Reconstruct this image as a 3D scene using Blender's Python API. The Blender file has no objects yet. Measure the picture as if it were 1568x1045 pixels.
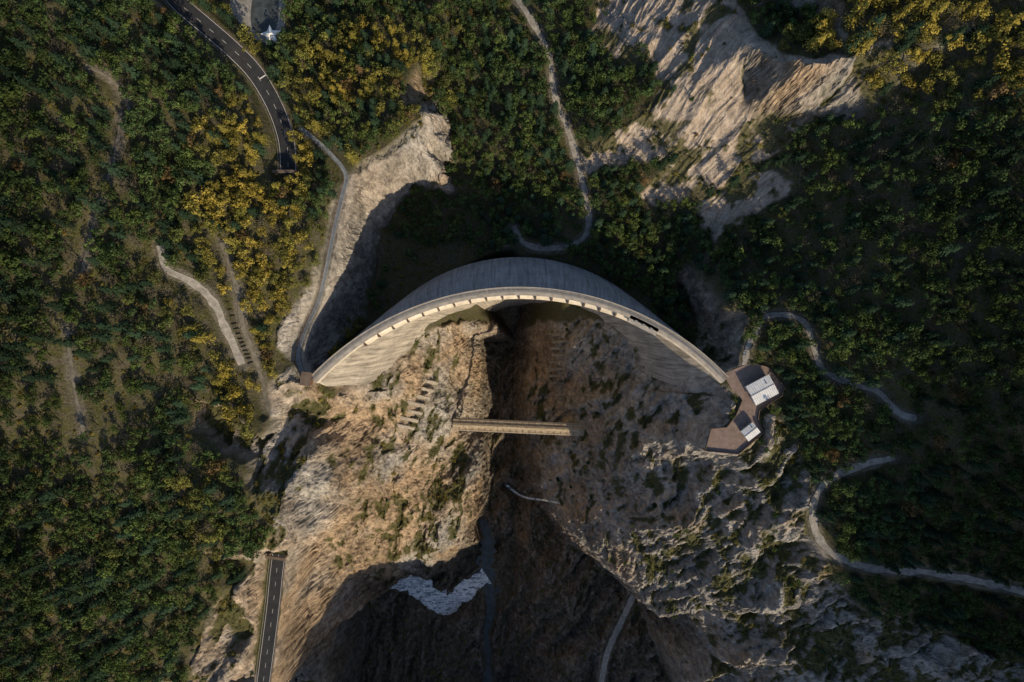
import bpy, math, numpy as np
from mathutils import Vector, geometry
rng=np.random.default_rng(7)
S=0.27; H=280.0; CU,CV=784.0,522.0
scene=bpy.context.scene
# ---------------------------------------------------------------- helpers
def P(u,v,z):
    f=S*(H-z)/H
    return ((u-CU)*f, -(v-CV)*f, z)
def hsh(ix,iy,iz,seed):
    h=ix.astype(np.uint32)*np.uint32(374761393)+iy.astype(np.uint32)*np.uint32(668265263)+iz.astype(np.uint32)*np.uint32(2246822519)+np.uint32(seed*7919+13)
    h=(h^(h>>np.uint32(13)))*np.uint32(1274126177)
    h=(h^(h>>np.uint32(15)))*np.uint32(2654435761)
    h=h^(h>>np.uint32(16))
    return h.astype(np.float64)/4294967295.0
def vnoise(x,y,z,seed=0):
    ix=np.floor(x);iy=np.floor(y);iz=np.floor(z)
    fx=x-ix;fy=y-iy;fz=z-iz
    ix=ix.astype(np.int64);iy=iy.astype(np.int64);iz=iz.astype(np.int64)
    fx=fx*fx*(3-2*fx);fy=fy*fy*(3-2*fy);fz=fz*fz*(3-2*fz)
    r=0
    for a in (0,1):
        wx=fx if a else 1-fx
        for b in (0,1):
            wy=fy if b else 1-fy
            for c in (0,1):
                wz=fz if c else 1-fz
                r=r+wx*wy*wz*hsh(ix+a,iy+b,iz+c,seed)
    return r*2-1
def fbm(x,y,z,f,octv=4,seed=0,gain=0.5,ridge=False):
    a=1.0;t=0;n=0
    for i in range(octv):
        v=vnoise(x*f+i*17.3,y*f-i*9.1,z*f+i*5.7,seed+i)
        if ridge: v=1-2*np.abs(v)*1.6
        t=t+v*a;n+=a;a*=gain;f*=2.07
        x,y=x*0.8-y*0.6,x*0.6+y*0.8
    return t/n
def inpoly(u,v,poly):
    r=np.zeros(u.shape,bool);n=len(poly)
    for i in range(n):
        x1,y1=poly[i];x2,y2=poly[(i+1)%n]
        if y1==y2: continue
        c=((y1>v)!=(y2>v))&(u<(x2-x1)*(v-y1)/(y2-y1)+x1)
        r^=c
    return r
# ---------------------------------------------------------------- terrain control points
C=[]
def add(*pts):
    for p in pts: C.append(P(*p))
def addw(*pts):
    for p in pts: C.append(p)
# upstream basin
add((600,345,-40),(592,400,-42),(640,400,-43),(700,370,-41),(700,300,-41),(780,376,-38),(870,376,-35),(905,350,-32),(960,430,-36),(1005,462,-35),
    (700,250,-38),(700,100,-28),(700,0,-22),(790,0,-16),(820,100,-22),(888,250,-30),(760,310,-41),(688,180,-34),(640,330,-41))
for a,z in ((-78,-14),(-66,-30),(-52,-38),(-35,-42),(-18,-41),(0,-39),(18,-39),(35,-38),(50,-34),(62,-28),(74,-14)):
    R=300;t=math.radians(a);addw(((11+R*math.sin(t))*S,-(157-R*math.cos(t))*S,z))
# downstream junction
add((503,602,-12),(560,592,-32),(600,562,-50),(660,512,-70),(700,492,-92),(735,476,-122),(752,470,-190),(795,466,-190),(822,466,-150),(860,482,-98),(900,502,-78),(960,542,-58),(1010,590,-45),(1042,602,-28),(1108,594,-5))
# left cliff rim / foot
rim=[(657,168,2),(652,190,1),(640,212,1),(605,236,1),(565,258,2),(533,278,2),(520,330,0),(506,400,-2),(478,450,-2),(455,500,-2),(452,550,-2),(470,590,-2)]
add(*rim)
add((686,206,-36),(674,246,-37),(636,286,-38),(603,314,-40),(586,352,-41),(576,400,-42),(556,450,-38),(520,500,-32),(500,545,-22))
add((545,330,-14),(535,400,-16))
# left bank
add((430,480,4),(400,400,12),(300,300,26),(250,150,32),(150,200,40),(50,100,50),(0,0,55),(0,300,58),(0,500,58),(100,600,46),(200,700,36),(300,520,24),(250,400,30),
    (330,20,10),(385,95,6),(440,200,3),(442,262,3),(460,330,6),(400,20,4),(430,60,2),(500,60,-5),(560,110,-2),(600,160,1),(500,190,2),(480,0,-8),(600,0,-16),(640,90,-14),(255,0,14),(150,0,40),(330,180,22),
    (410,560,6),(420,620,4),(350,600,14),(0,800,50),(100,900,40))
# left buttress & rocky hill
add((400,680,12),(350,760,22),(250,850,24),(440,760,8),(470,700,2),(452,810,0),(430,838,3),(500,640,-22),(520,680,-28),(510,760,-38),(490,830,-50),
    (426,862,-14),(415,940,-14),(404,1045,-14),(380,900,0),(300,900,14),(200,1000,26),(50,1045,36),(340,1045,0),(380,1045,-8),
    (450,880,-28),(440,1000,-24),(470,960,-50),(460,1045,-48),(520,880,-85),(505,960,-110),(500,1045,-120),
    (570,640,-55),(590,700,-68),(560,780,-78),(640,600,-78),(640,680,-90),(690,640,-104),(690,560,-106),(700,510,-100),(735,505,-126),(718,560,-122),(710,600,-124),(710,670,-126),(728,720,-130),
    (728,790,-138),(690,840,-140),(640,850,-135),(590,862,-125),(540,895,-120),(640,760,-106))
# gorge floor
for v in (520,580,640,700,760,820,880,940,1000,1045,1100): add((750,v,-204),(788,v,-205))
add((560,905,-195),(640,882,-203),(690,875,-204),(560,960,-196),(640,980,-198),(700,1045,-203),(545,1045,-190),(620,1045,-196))
# right wall
add((815,540,-165),(805,590,-170),(815,650,-160),(850,560,-122),(880,655,-112),(840,700,-140),(855,768,-142),(900,832,-118),(960,888,-95),(1010,948,-84),(1055,1045,-84),
    (905,570,-84),(950,640,-74),(920,720,-96),(1000,700,-56),(1060,650,-30),(1080,610,-20),(1000,800,-62),(1060,760,-42),(1100,705,-18),(1080,694,-7),(1130,700,-5),
    (800,700,-190),(820,765,-190),(860,820,-182),(900,850,-172),(930,874,-164),(970,912,-158),(1002,980,-152),(1025,1045,-152),(800,830,-176),(850,900,-168),(900,960,-166),(920,1045,-168),(850,1045,-170),(785,790,-196))
# platform and right bank
add((1108,574,-1),(1135,560,0),(1150,540,0),(1200,590,0),(1205,615,0),(1165,665,0),(1120,640,0),(1120,690,-1),
    (1055,470,-34),(1080,515,-26),(1095,550,-15),(1105,468,-2),(1125,520,0),(1150,480,3),
    (1210,680,-4),(1238,800,-6),(1150,850,-32),(1180,780,-16),(1200,950,-40),(1300,1045,-48),(1100,930,-60),(1150,1045,-68),(1300,875,-5),(1280,930,-22),(1400,880,-1),(1568,905,6),(1262,745,0),(1400,1000,-22),(1568,1045,-14),
    (1300,500,16),(1330,690,10),(1400,620,22),(1568,620,48),(1568,300,62),(1400,300,42),(1250,330,14),(1100,350,-18),(1250,450,10),(1030,400,-32),(950,300,-28),(930,240,-26),(980,180,-10),(1060,230,-6),
    (1080,110,16),(1010,60,4),(1150,170,12),(1140,70,28),(1225,104,44),(1300,92,48),(1352,78,52),(1220,180,18),(1330,180,36),(1450,50,64),(1568,0,74),(1300,0,46),(1230,30,30),(1100,0,18),(950,0,-4),(880,60,-12))
# beyond the frame (metres); unseen ridges here are shaped to shade the view
addw((-230,260,50),(-330,120,95),(-330,-40,100),(-320,-220,80),(-150,260,5),(-30,260,-14),(60,260,10),(150,270,60),(260,260,95),
     (330,100,110),(340,-60,120),(300,-160,60),(250,-230,20),(180,-260,-75),(95,-270,-130),(40,-285,-150),(-5,-280,-205),(-40,-290,-209),(-75,-310,-210),(-110,-270,-100),(-150,-250,-20),(-220,-280,30),
     (-600,0,220),(-600,500,260),(-700,-400,200),(-100,600,0),(0,700,10),(200,600,120),(600,400,240),(650,0,260),(400,-200,250),(335,-290,240),(290,-305,195),(500,-400,280),(330,-420,120),(252,-330,100),(212,-350,20),(180,-450,-10),(110,-400,-50),(90,-345,-70),
     (0,-350,125),(-30,-425,225),(35,-430,40),(30,-350,75),(58,-350,-10),(70,-520,-20),(-80,-440,180),(-60,-360,-40),(-150,-365,-212),(-120,-325,-211),(-300,-460,-216),(-600,-700,-220),(-180,-300,60),(-270,-340,150),(-200,-520,150),(0,-620,60),(250,-600,20),(-400,-380,180),
     (-3500,0,900),(-3500,3500,800),(0,3500,300),(3500,3500,900),(3500,0,1000),(3500,-3500,900),(0,-3500,600),(-3500,-3500,800),(0,-1500,100),(-1200,-1200,100),(1200,-1200,100),(1200,1200,600),(-1200,1200,500),(1300,0,600),(-1300,0,500))
# ---------------------------------------------------------------- grid
def axis(a,b,st,far):
    core=list(np.arange(a,b+st,st));d=st;x=core[0];lo=[]
    while x>-far: d*=1.13;x-=d;lo.append(x)
    hi=[];d=st;x=core[-1]
    while x<far: d*=1.13;x+=d;hi.append(x)
    return np.array(lo[::-1]+core+hi)
xs=axis(-232,258,0.5,3200);ys=axis(-246,174,0.5,3200)
NX,NY=len(xs),len(ys)
XX,YY=np.meshgrid(xs,ys)
Z=np.full((NY,NX),np.nan)
cp=[Vector((c[0],c[1])) for c in C]
vo,eo,fo,ov,oe,of=geometry.delaunay_2d_cdt(cp,[],[],0,0.001)
cz=[C[o[0]][2] if len(o) else 0 for o in ov]
for f in fo:
    (x0,y0),(x1,y1),(x2,y2)=[vo[i] for i in f];z0,z1,z2=[cz[i] for i in f]
    i0=max(np.searchsorted(xs,min(x0,x1,x2))-1,0);i1=np.searchsorted(xs,max(x0,x1,x2))+1
    j0=max(np.searchsorted(ys,min(y0,y1,y2))-1,0);j1=np.searchsorted(ys,max(y0,y1,y2))+1
    gx=XX[j0:j1,i0:i1];gy=YY[j0:j1,i0:i1]
    D=(y1-y2)*(x0-x2)+(x2-x1)*(y0-y2)
    if abs(D)<1e-9 or gx.size==0: continue
    a=((y1-y2)*(gx-x2)+(x2-x1)*(gy-y2))/D;b=((y2-y0)*(gx-x2)+(x0-x2)*(gy-y2))/D;c=1-a-b
    m=(a>=-1e-6)&(b>=-1e-6)&(c>=-1e-6)
    sub=Z[j0:j1,i0:i1];sub[m]=(a*z0+b*z1+c*z2)[m]
Z=np.nan_to_num(Z,nan=600.0)
def blur(A,n):
    for _ in range(n):
        B=A.copy();B[1:-1]=(A[:-2]+2*A[1:-1]+A[2:])/4;A=B
        B=A.copy();B[:,1:-1]=(A[:,:-2]+2*A[:,1:-1]+A[:,2:])/4;A=B
    return A
Z=blur(Z,8)
def samp(A,x,y):
    x=np.clip(x,xs[1],xs[-2]);y=np.clip(y,ys[1],ys[-2])
    i=np.clip(np.searchsorted(xs,x)-1,0,NX-2);j=np.clip(np.searchsorted(ys,y)-1,0,NY-2)
    fx=(x-xs[i])/(xs[i+1]-xs[i]);fy=(y-ys[j])/(ys[j+1]-ys[j])
    return A[j,i]*(1-fx)*(1-fy)+A[j,i+1]*fx*(1-fy)+A[j+1,i]*(1-fx)*fy+A[j+1,i+1]*fx*fy
def unproj(u,v):
    u=np.asarray(u,float);v=np.asarray(v,float)
    res=np.full(u.shape,np.nan);zz=130.0
    while zz>-240:
        f=S*(H-zz)/H
        h=samp(Z,(u-CU)*f,-(v-CV)*f)
        hit=np.isnan(res)&(h>=zz);res[hit]=zz+0.25
        zz-=0.5
    res=np.nan_to_num(res,nan=-205)
    f=S*(H-res)/H
    return (u-CU)*f,-(v-CV)*f,res
def project(x,y,z):
    k=H/((H-np.minimum(z,H-20))*S)
    return CU+x*k,CV-y*k
# ---------------------------------------------------------------- large rock masks (before relief)
U,V=project(XX,YY,Z)
wu=U+18*fbm(XX,YY,Z*0.5,1/14,4,11);wv=V+18*fbm(XX,YY,Z*0.5,1/14,4,21)
cliffpoly=[(668,160),(672,235),(600,330),(585,450),(500,560),(480,600),(440,545),(432,485),(480,430),(508,300),(550,245),(640,195)]
rockpolys=[cliffpoly,
 [(395,600),(440,560),(480,590),(700,460),(790,440),(880,460),(1110,585),(1200,650),(1240,740),(1250,800),(1270,880),(1330,940),(1460,970),(1568,1020),(1700,1200),(300,1200),(290,1045),(320,930),(390,860),(430,810),(380,740),(380,690),(420,650)],
 [(1050,440),(1105,470),(1145,520),(1130,560),(1060,540)],
 [(295,615),(345,630),(390,670),(380,710),(330,690),(300,660)],
]
rock=np.zeros(U.shape)
for p in rockpolys: rock=np.maximum(rock,inpoly(wu,wv,p).astype(float))
cliff=blur(inpoly(U,V,[(700,130),(700,240),(610,340),(600,460),(500,580),(430,580),(410,480),(480,300),(560,200)]).astype(float),10)
scree=np.zeros(U.shape)
screepolys=[[(935,-30),(1130,-10),(1160,40),(1200,85),(1260,88),(1370,66),(1345,110),(1260,165),(1190,240),(1110,285),(1000,320),(975,300),(1040,240),(900,262),(892,235),(950,195),(1010,130),(980,80),(940,90),(900,60)],
 [(1060,310),(1180,265),(1220,285),(1130,340),(1080,380)]]
for p in screepolys: scree=np.maximum(scree,inpoly(wu,wv,p).astype(float))
meadow=inpoly(wu,wv,[(585,345),(620,372),(700,378),(790,380),(870,390),(930,420),(1000,480),(560,510),(575,400)]).astype(float)
sparse=inpoly(wu,wv,[(90,170),(200,150),(240,380),(340,470),(400,620),(300,600),(180,700),(90,700),(70,400)])*0.38
sparse=np.maximum(sparse,inpoly(wu,wv,[(1100,260),(1420,150),(1420,480),(1250,470),(1180,330),(1000,340)])*0.3)
gy_,gx_=np.gradient(Z,ys,xs);slope=np.sqrt(gx_**2+gy_**2)
rock=np.maximum(rock,np.clip((slope-1.3)/0.5,0,1))
rock=rock*(1-meadow)
rock=blur(rock,2);scree=blur(scree*(1-rock),2)
# ---------------------------------------------------------------- relief noise
near=(np.abs(XX)<420)&(np.abs(YY)<420)
q=np.where(near)
x=XX[q];y=YY[q];z=Z[q];r=rock[q]*(1-0.75*cliff[q]);sc=scree[q]
wx=x+9*fbm(x,y,z*0.3,1/26,3,5);wy=y+9*fbm(x,y,z*0.3,1/26,3,15)
right=np.clip((x-5)/30,0,1)
def ribs(dx_,dy_,seed,f,o_,an=0.36,g=0.5):
    return fbm(wx*-dy_+wy*dx_,(wx*dx_+wy*dy_)*an,z*0.05,f,o_,seed,gain=g,ridge=True)
rib=ribs(-0.42,-0.91,31,1/26,3)*(1-right)+ribs(-0.62,-0.78,32,1/26,3)*right
crag=ribs(-0.15,-0.98,41,1/9,4,0.3,0.58)*(1-right)+ribs(-0.45,-0.9,44,1/9,4,0.3,0.58)*right
big=fbm(x,y,z*0.3,1/42,3,35)
hr=rib*9+crag*4.2+big*5.0
stp=12.0;qq=(z+hr+0.22*x-0.1*y+8*fbm(x,y,z*0,1/24,4,45))/stp;fl=np.floor(qq);fr=qq-fl
led=(fl+np.clip((fr-0.5)/0.5+0.5,0,1)**1.4-qq)*stp
rel=r*(hr+led*0.25)+(1-r)*(fbm(x,y,z*0,1/22,4,51)*1.6)
al=(x*-0.62+y*-0.78);ac=(x*0.78-y*0.62)
gul=fbm(ac+3.0*vnoise(x/16,y/16,z*0,6),al*0.13,z*0,1/9,2,61,gain=0.6,ridge=True)*1.2+fbm(ac+1.5*vnoise(x/7,y/7,z*0,8),al*0.16,z*0,1/3.2,3,66,gain=0.6,ridge=True)*0.8
rel+=sc*gul
relief=np.zeros(Z.shape);relief[q]=rel
# ---------------------------------------------------------------- ribbons (roads / paths / water)
carve=np.full(Z.shape,1e9);carz=np.zeros(Z.shape);bared=np.full(Z.shape,1e9)
def catmull(pts,step=0.4):
    pts=np.array(pts,float);out=[]
    n=len(pts)
    for i in range(n-1):
        p0=pts[max(i-1,0)];p1=pts[i];p2=pts[i+1];p3=pts[min(i+2,n-1)]
        L=np.linalg.norm((p2-p1)[:2]);k=max(int(L/step),2)
        t=np.linspace(0,1,k,endpoint=False)[:,None]
        out.append(0.5*((2*p1)+(-p0+p2)*t+(2*p0-5*p1+4*p2-p3)*t*t+(-p0+3*p1-3*p2+p3)*t**3))
    out.append(pts[-1:]);return np.vstack(out)
def route(px,width,zs=None,smooth=25,bare=True,cz=True):
    c=catmull(px,1.5)
    if zs is None: X,Y,z_=unproj(c[:,0],c[:,1])
    else:
        z_=np.interp(np.linspace(0,1,len(c)),np.linspace(0,1,len(zs)),zs)
    def sm(a,n):
        n=min(n,max(len(a)//3,1));k=np.ones(2*n+1)/(2*n+1);return np.convolve(np.pad(a,n,mode='edge'),k,'valid')
    z_=sm(z_,smooth);f=S*(H-z_)/H;X=sm((c[:,0]-CU)*f,3);Y=sm(-(c[:,1]-CV)*f,3)
    A=np.stack([X,Y,z_],1)
    d=np.r_[0,np.cumsum(np.linalg.norm(np.diff(A[:,:2],axis=0),axis=1))]
    t=np.arange(0,d[-1],0.5)
    A=np.stack([np.interp(t,d,A[:,i]) for i in range(3)],1)
    w=width/2+0.8
    for p in A:
        R=w+4
        i0,i1=np.searchsorted(xs,[p[0]-R,p[0]+R]);j0,j1=np.searchsorted(ys,[p[1]-R,p[1]+R])
        dd=np.hypot(XX[j0:j1,i0:i1]-p[0],YY[j0:j1,i0:i1]-p[1])-w
        m=dd<carve[j0:j1,i0:i1]
        carve[j0:j1,i0:i1][m]=dd[m];carz[j0:j1,i0:i1][m]=p[2]
        if bare: bared[j0:j1,i0:i1]=np.minimum(bared[j0:j1,i0:i1],dd)
    return A
road1=route([(250,-25),(275,5),(318,42),(356,75),(388,108),(412,145),(430,185),(440,225),(441,268)],7.0,smooth=60,bare=False)
road2=route([(427,848),(423,880),(418,930),(411,985),(403,1045),(396,1090)],6.0,zs=[-13,-14,-15],bare=False)
paths=[
 ([(782,-20),(800,10),(822,45),(842,90),(850,150),(870,200),(886,255),(898,310),(901,350),(880,374),(835,380),(803,372),(785,345)],2.5),
 ([(1140,560),(1146,530),(1158,505),(1170,485),(1205,482),(1235,497),(1247,535),(1262,568),(1310,590),(1345,600),(1375,632),(1405,641)],2.2),
 ([(1600,912),(1500,890),(1420,876),(1350,872),(1290,856),(1256,828),(1245,780),(1262,740),(1310,715),(1370,700)],2.9),
 ([(245,375),(254,410),(290,430),(325,460),(350,512),(372,560)],2.8),
 ([(340,370),(362,440),(372,500),(395,560),(412,632)],1.7),
 ([(185,170),(176,240),(150,320),(125,420)],1.2),
 ([(103,500),(112,580),(130,670)],1.2),
 ([(130,100),(175,125),(200,170)],1.2),
]
PR=[(route(p,w,smooth=25),w) for p,w in paths]
gpath=route([(985,880),(970,912),(950,955),(930,1000),(918,1060)],3.6,zs=[-158,-160,-166])
walk=route([(458,195),(487,218),(510,240),(530,268),(524,300),(512,350),(500,410),(488,460),(468,505),(456,545),(466,578)],1.8,smooth=14,bare=False)
river=route([(738,795),(748,830),(745,870),(752,930),(744,975),(748,1010),(742,1100)],4.0,zs=[-206,-207],bare=False)
falls=route([(568,882),(600,886),(635,896),(662,916),(684,926),(708,908),(728,892),(746,880)],11.0,zs=[-198,-200,-204,-205.5,-206],bare=False)
stream=route([(775,742),(800,760),(835,766),(858,770)],1.6,smooth=6,bare=False)
plaza_px=[(1108,572),(1132,562),(1150,556),(1176,562),(1200,592),(1196,606),(1162,628),(1160,640),(1168,662),(1130,695),(1079,690),(1088,656),(1112,654),(1126,636),(1136,612),(1118,592)]
plaza=[P(a,b,0.1)[:2] for a,b in plaza_px]
pl=inpoly(XX,YY,plaza).astype(float)
plb=np.clip(blur(pl,20)*3,0,1)
c01=np.clip(1-np.maximum(carve,0)/2.6,0,1);c01=c01*c01*(3-2*c01)
def ringd(x,y,cyp,R): return np.abs(np.hypot(x-11*S,y+cyp*S)-R*S)
dm=np.clip(1-np.maximum(ringd(XX,YY,157,285)-5,0)/9,0,1)*(YY>-24)
supp=np.maximum.reduce([c01,plb,dm*0.8])
Zf=Z+relief*(1-supp)
Zf=Zf*(1-c01)+(carz-0.12)*c01
Zf=Zf*(1-plb)+(-0.05)*plb
Z=Zf
gy_,gx_=np.gradient(Z,ys,xs);slope=np.sqrt(gx_**2+gy_**2)
nl=np.sqrt(1+slope**2);nx=-gx_/nl;ny=-gy_/nl;nz=1/nl
DX=np.zeros(Z.shape);DY=np.zeros(Z.shape);DZ=np.zeros(Z.shape)
q=np.where(near&(np.maximum(rock,scree)>0.03))
x=XX[q];y=YY[q];z=Z[q]
n1=fbm(x*1.2,y*0.75,z*0.35,1/4.5,4,71,gain=0.6,ridge=True)
am=(rock[q]*1.25+scree[q]*0.3)*(1-supp[q])
d=n1*am
DX[q]=nx[q]*d;DY[q]=ny[q]*d;DZ[q]=nz[q]*d
# ---------------------------------------------------------------- materials
def newmat(name):
    m=bpy.data.materials.new(name);m.use_nodes=True;nt=m.node_tree;nt.nodes.clear()
    o=nt.nodes.new('ShaderNodeOutputMaterial');b=nt.nodes.new('ShaderNodeBsdfPrincipled')
    nt.links.new(b.outputs[0],o.inputs[0]);b.inputs['Roughness'].default_value=0.9
    b.inputs['Specular IOR Level'].default_value=0.25
    return m,nt,b
class N:
    def __init__(s,nt): s.nt=nt
    def n(s,t,**k):
        d=s.nt.nodes.new(t)
        for a,b in k.items(): setattr(d,a,b)
        return d
    def l(s,a,b): s.nt.links.new(a,b)
    def noise(s,co,scale,detail=6,rough=0.6,dist=0):
        d=s.n('ShaderNodeTexNoise');d.inputs['Scale'].default_value=scale;d.inputs['Detail'].default_value=min(detail,4);d.inputs['Roughness'].default_value=rough;d.inputs['Distortion'].default_value=dist
        s.l(co,d.inputs['Vector']);return d.outputs['Fac']
    def ramp(s,f,stops):
        d=s.n('ShaderNodeValToRGB');e=d.color_ramp.elements
        while len(e)<len(stops): e.new(0.5)
        for i,(p,c) in enumerate(stops):
            e[i].position=p;e[i].color=(*c,1) if len(c)==3 else c
        s.l(f,d.inputs[0]);return d.outputs[0]
    def mix(s,f,a,b,mode='MIX'):
        d=s.n('ShaderNodeMix',data_type='RGBA',blend_type=mode)
        for v,i in ((f,0),(a,6),(b,7)):
            if hasattr(v,'type') and hasattr(v,'links'): s.l(v,d.inputs[i])
            elif i==0: d.inputs[0].default_value=v
            else: d.inputs[i].default_value=(*v,1)
        return d.outputs[2]
    def math(s,op,a,b=0.0,clamp=False):
        d=s.n('ShaderNodeMath',operation=op,use_clamp=clamp)
        for v,i in ((a,0),(b,1)):
            if hasattr(v,'links'): s.l(v,d.inputs[i])
            else: d.inputs[i].default_value=v
        return d.outputs[0]
    def mapr(s,v,a,b,c=0,d_=1):
        d=s.n('ShaderNodeMapRange');s.l(v,d.inputs[0])
        for i,k in enumerate((a,b,c,d_)): d.inputs[i+1].default_value=k
        return d.outputs[0]
    def bump(s,h,dist,st=1.0,prev=None):
        d=s.n('ShaderNodeBump');d.inputs['Strength'].default_value=st;d.inputs['Distance'].default_value=dist;s.l(h,d.inputs['Height'])
        if prev: s.l(prev,d.inputs['Normal'])
        return d.outputs[0]
    def scale(s,co,v):
        d=s.n('ShaderNodeMapping');d.inputs['Scale'].default_value=v;s.l(co,d.inputs[0]);return d.outputs[0]
def simple(name,col,var=0.25,sc=1.0,rough=0.9,bump=0.02,metal=0):
    m,nt,b=newmat(name);k=N(nt);co=k.n('ShaderNodeTexCoord').outputs['Object']
    f=k.noise(co,sc,8,0.65)
    a=tuple(c*(1-var) for c in col);c2=tuple(min(c*(1+var),1) for c in col)
    k.l(k.ramp(f,[(0.3,a),(0.7,c2)]),b.inputs['Base Color']);b.inputs['Roughness'].default_value=rough;b.inputs['Metallic'].default_value=metal
    return m
mt,nt,b=newmat('terrain_surface');k=N(nt)
co=k.n('ShaderNodeTexCoord').outputs['Object']
at=k.n('ShaderNodeAttribute',attribute_name='mask').outputs['Color']
sp=k.n('ShaderNodeSeparateColor');k.l(at,sp.inputs[0]);mR,mG,mB=sp.outputs
at2=k.n('ShaderNodeAttribute',attribute_name='veg_shade').outputs['Color']
sp2=k.n('ShaderNodeSeparateColor');k.l(at2,sp2.inputs[0]);vG,vD,vW=sp2.outputs
st=k.scale(co,(1,0.8,0.5))
f2=k.noise(st,0.4,4,0.8,0.5);f1=k.noise(st,0.05,4,0.6)
rc=k.ramp(k.math('ADD',k.math('MULTIPLY',f2,0.62),k.math('MULTIPLY',f1,0.38)),[(0.35,(0.075,0.07,0.066)),(0.45,(0.19,0.182,0.17)),(0.54,(0.31,0.295,0.275)),(0.66,(0.48,0.46,0.43))])
rc=k.mix(k.math('MULTIPLY',vW,0.85),rc,k.mix(1.0,rc,(1.10,0.82,0.54),'MULTIPLY'))
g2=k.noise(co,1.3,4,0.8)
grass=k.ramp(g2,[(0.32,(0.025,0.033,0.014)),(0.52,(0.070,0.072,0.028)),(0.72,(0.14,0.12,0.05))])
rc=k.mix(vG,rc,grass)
floor=k.mix(k.mapr(f2,0.42,0.62),grass,k.ramp(g2,[(0.3,(0.045,0.04,0.028)),(0.7,(0.13,0.115,0.088))]))
ss=k.ramp(f2,[(0.32,(0.20,0.165,0.135)),(0.5,(0.37,0.31,0.255)),(0.68,(0.54,0.465,0.39))])
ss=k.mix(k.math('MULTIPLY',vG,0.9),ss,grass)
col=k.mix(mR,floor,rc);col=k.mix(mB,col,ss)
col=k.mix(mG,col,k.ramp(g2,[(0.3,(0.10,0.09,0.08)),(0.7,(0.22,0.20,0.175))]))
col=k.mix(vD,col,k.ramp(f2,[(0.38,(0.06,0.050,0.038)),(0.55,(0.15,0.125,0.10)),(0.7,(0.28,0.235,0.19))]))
k.l(col,b.inputs['Base Color']);b.inputs['Roughness'].default_value=0.95;b.inputs['Specular IOR Level'].default_value=0.1
k.l(k.bump(k.noise(st,0.8,4,0.8),0.9,0.9),b.inputs['Normal'])
asphalt=simple('asphalt',(0.026,0.028,0.033),0.25,0.4,0.85,0.01)
paint=simple('road_paint',(0.5,0.5,0.5),0.1,2,0.7,0)
gravel=simple('gravel_path',(0.24,0.23,0.215),0.4,0.5,0.95,0.08)
trail=simple('dirt_trail',(0.14,0.13,0.11),0.35,0.5,0.95,0.08)
gravel2=simple('walkway_paving',(0.17,0.19,0.21),0.3,0.6,0.9,0.03)
brown=simple('brown_paving',(0.20,0.15,0.13),0.25,0.5,0.9,0.02)
concr=simple('weathered_concrete',(0.34,0.315,0.28),0.25,0.3,0.9,0.04)
metal=simple('galvanised_steel',(0.35,0.35,0.34),0.2,1,0.5,0,0.6)
rust=simple('rusty_steel',(0.16,0.085,0.05),0.4,1,0.8,0.02)
white=simple('white_fabric',(0.8,0.79,0.76),0.05,1,0.8,0)
wallm=simple('plaster_wall',(0.5,0.47,0.42),0.12,1,0.9,0.02)
glass=simple('window_glass',(0.03,0.04,0.05),0.2,1,0.15,0)
# ---------------------------------------------------------------- mesh helpers
def mkmesh(name,verts,faces,mat,parent=None,smooth=False):
    me=bpy.data.meshes.new(name);me.from_pydata([tuple(v) for v in verts],[],[tuple(f) for f in faces]);me.update()
    o=bpy.data.objects.new(name,me);scene.collection.objects.link(o)
    if mat: me.materials.append(mat)
    if parent: o.parent=parent
    return o
def empty(name):
    o=bpy.data.objects.new(name,None);scene.collection.objects.link(o);return o
def gridmesh(name,VX,VY,VZ,mat,smooth=True,parent=None):
    r_,c_=VX.shape
    vs=np.stack([VX.ravel(),VY.ravel(),VZ.ravel()],1)
    idx=np.arange(r_*c_).reshape(r_,c_)
    f=np.stack([idx[:-1,:-1].ravel(),idx[:-1,1:].ravel(),idx[1:,1:].ravel(),idx[1:,:-1].ravel()],1)
    me=bpy.data.meshes.new(name)
    me.vertices.add(len(vs));me.vertices.foreach_set('co',vs.ravel())
    me.loops.add(f.size);me.loops.foreach_set('vertex_index',f.ravel().astype(np.int32))
    me.polygons.add(len(f));me.polygons.foreach_set('loop_start',np.arange(0,f.size,4,dtype=np.int32));me.polygons.foreach_set('loop_total',np.full(len(f),4,np.int32))
    me.polygons.foreach_set('use_smooth',np.full(len(f),smooth))
    me.update(calc_edges=True);me.validate()
    o=bpy.data.objects.new(name,me);scene.collection.objects.link(o);me.materials.append(mat)
    if parent:o.parent=parent
    return o
ter=gridmesh('terrain',XX+DX,YY+DY,Z+DZ,mt,False)
q=np.where(near);x=XX[q];y=YY[q];z=Z[q]
bn=fbm(x,y,z,1/2.5,3,91);bare=np.zeros(Z.shape);bare[q]=np.clip(np.clip(1-np.maximum(bared[q]-0.0,0)/1.2,0,1)*0.55*(1+bn*1.4),0,1);bare*=(Z>-150)
gn=fbm(x,y,z*0.3,1/9,5,161,gain=0.62);veg_shade=np.zeros(Z.shape)
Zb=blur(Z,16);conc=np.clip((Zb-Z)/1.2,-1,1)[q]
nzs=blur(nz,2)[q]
veg_shade[q]=np.clip((nzs-0.52+gn*0.55+conc*0.18)/0.16,0,1)*np.clip((gn+0.40+conc*0.3)/0.22,0,1)*0.95*(1-0.6*cliff[q])  # ledge plants by slope; concave term paints crevice shade with dark vegetation
veg_shade[q]=np.where(scree[q]>0.4,np.clip((fbm(x,y,z*0,1/8,5,171,gain=0.6)-0.04)/0.12,0,1)*np.clip(1.4-((U[q]-1180)**2/14000+(V[q]-90)**2/6000<1)*2,0,1),veg_shade[q])  # scree ellipse stays bare so its colour reads as the sunlit patch
soil_shade=np.zeros(Z.shape)  # dark soil tone on gorge floor, also painted in for shade below the rim
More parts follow.
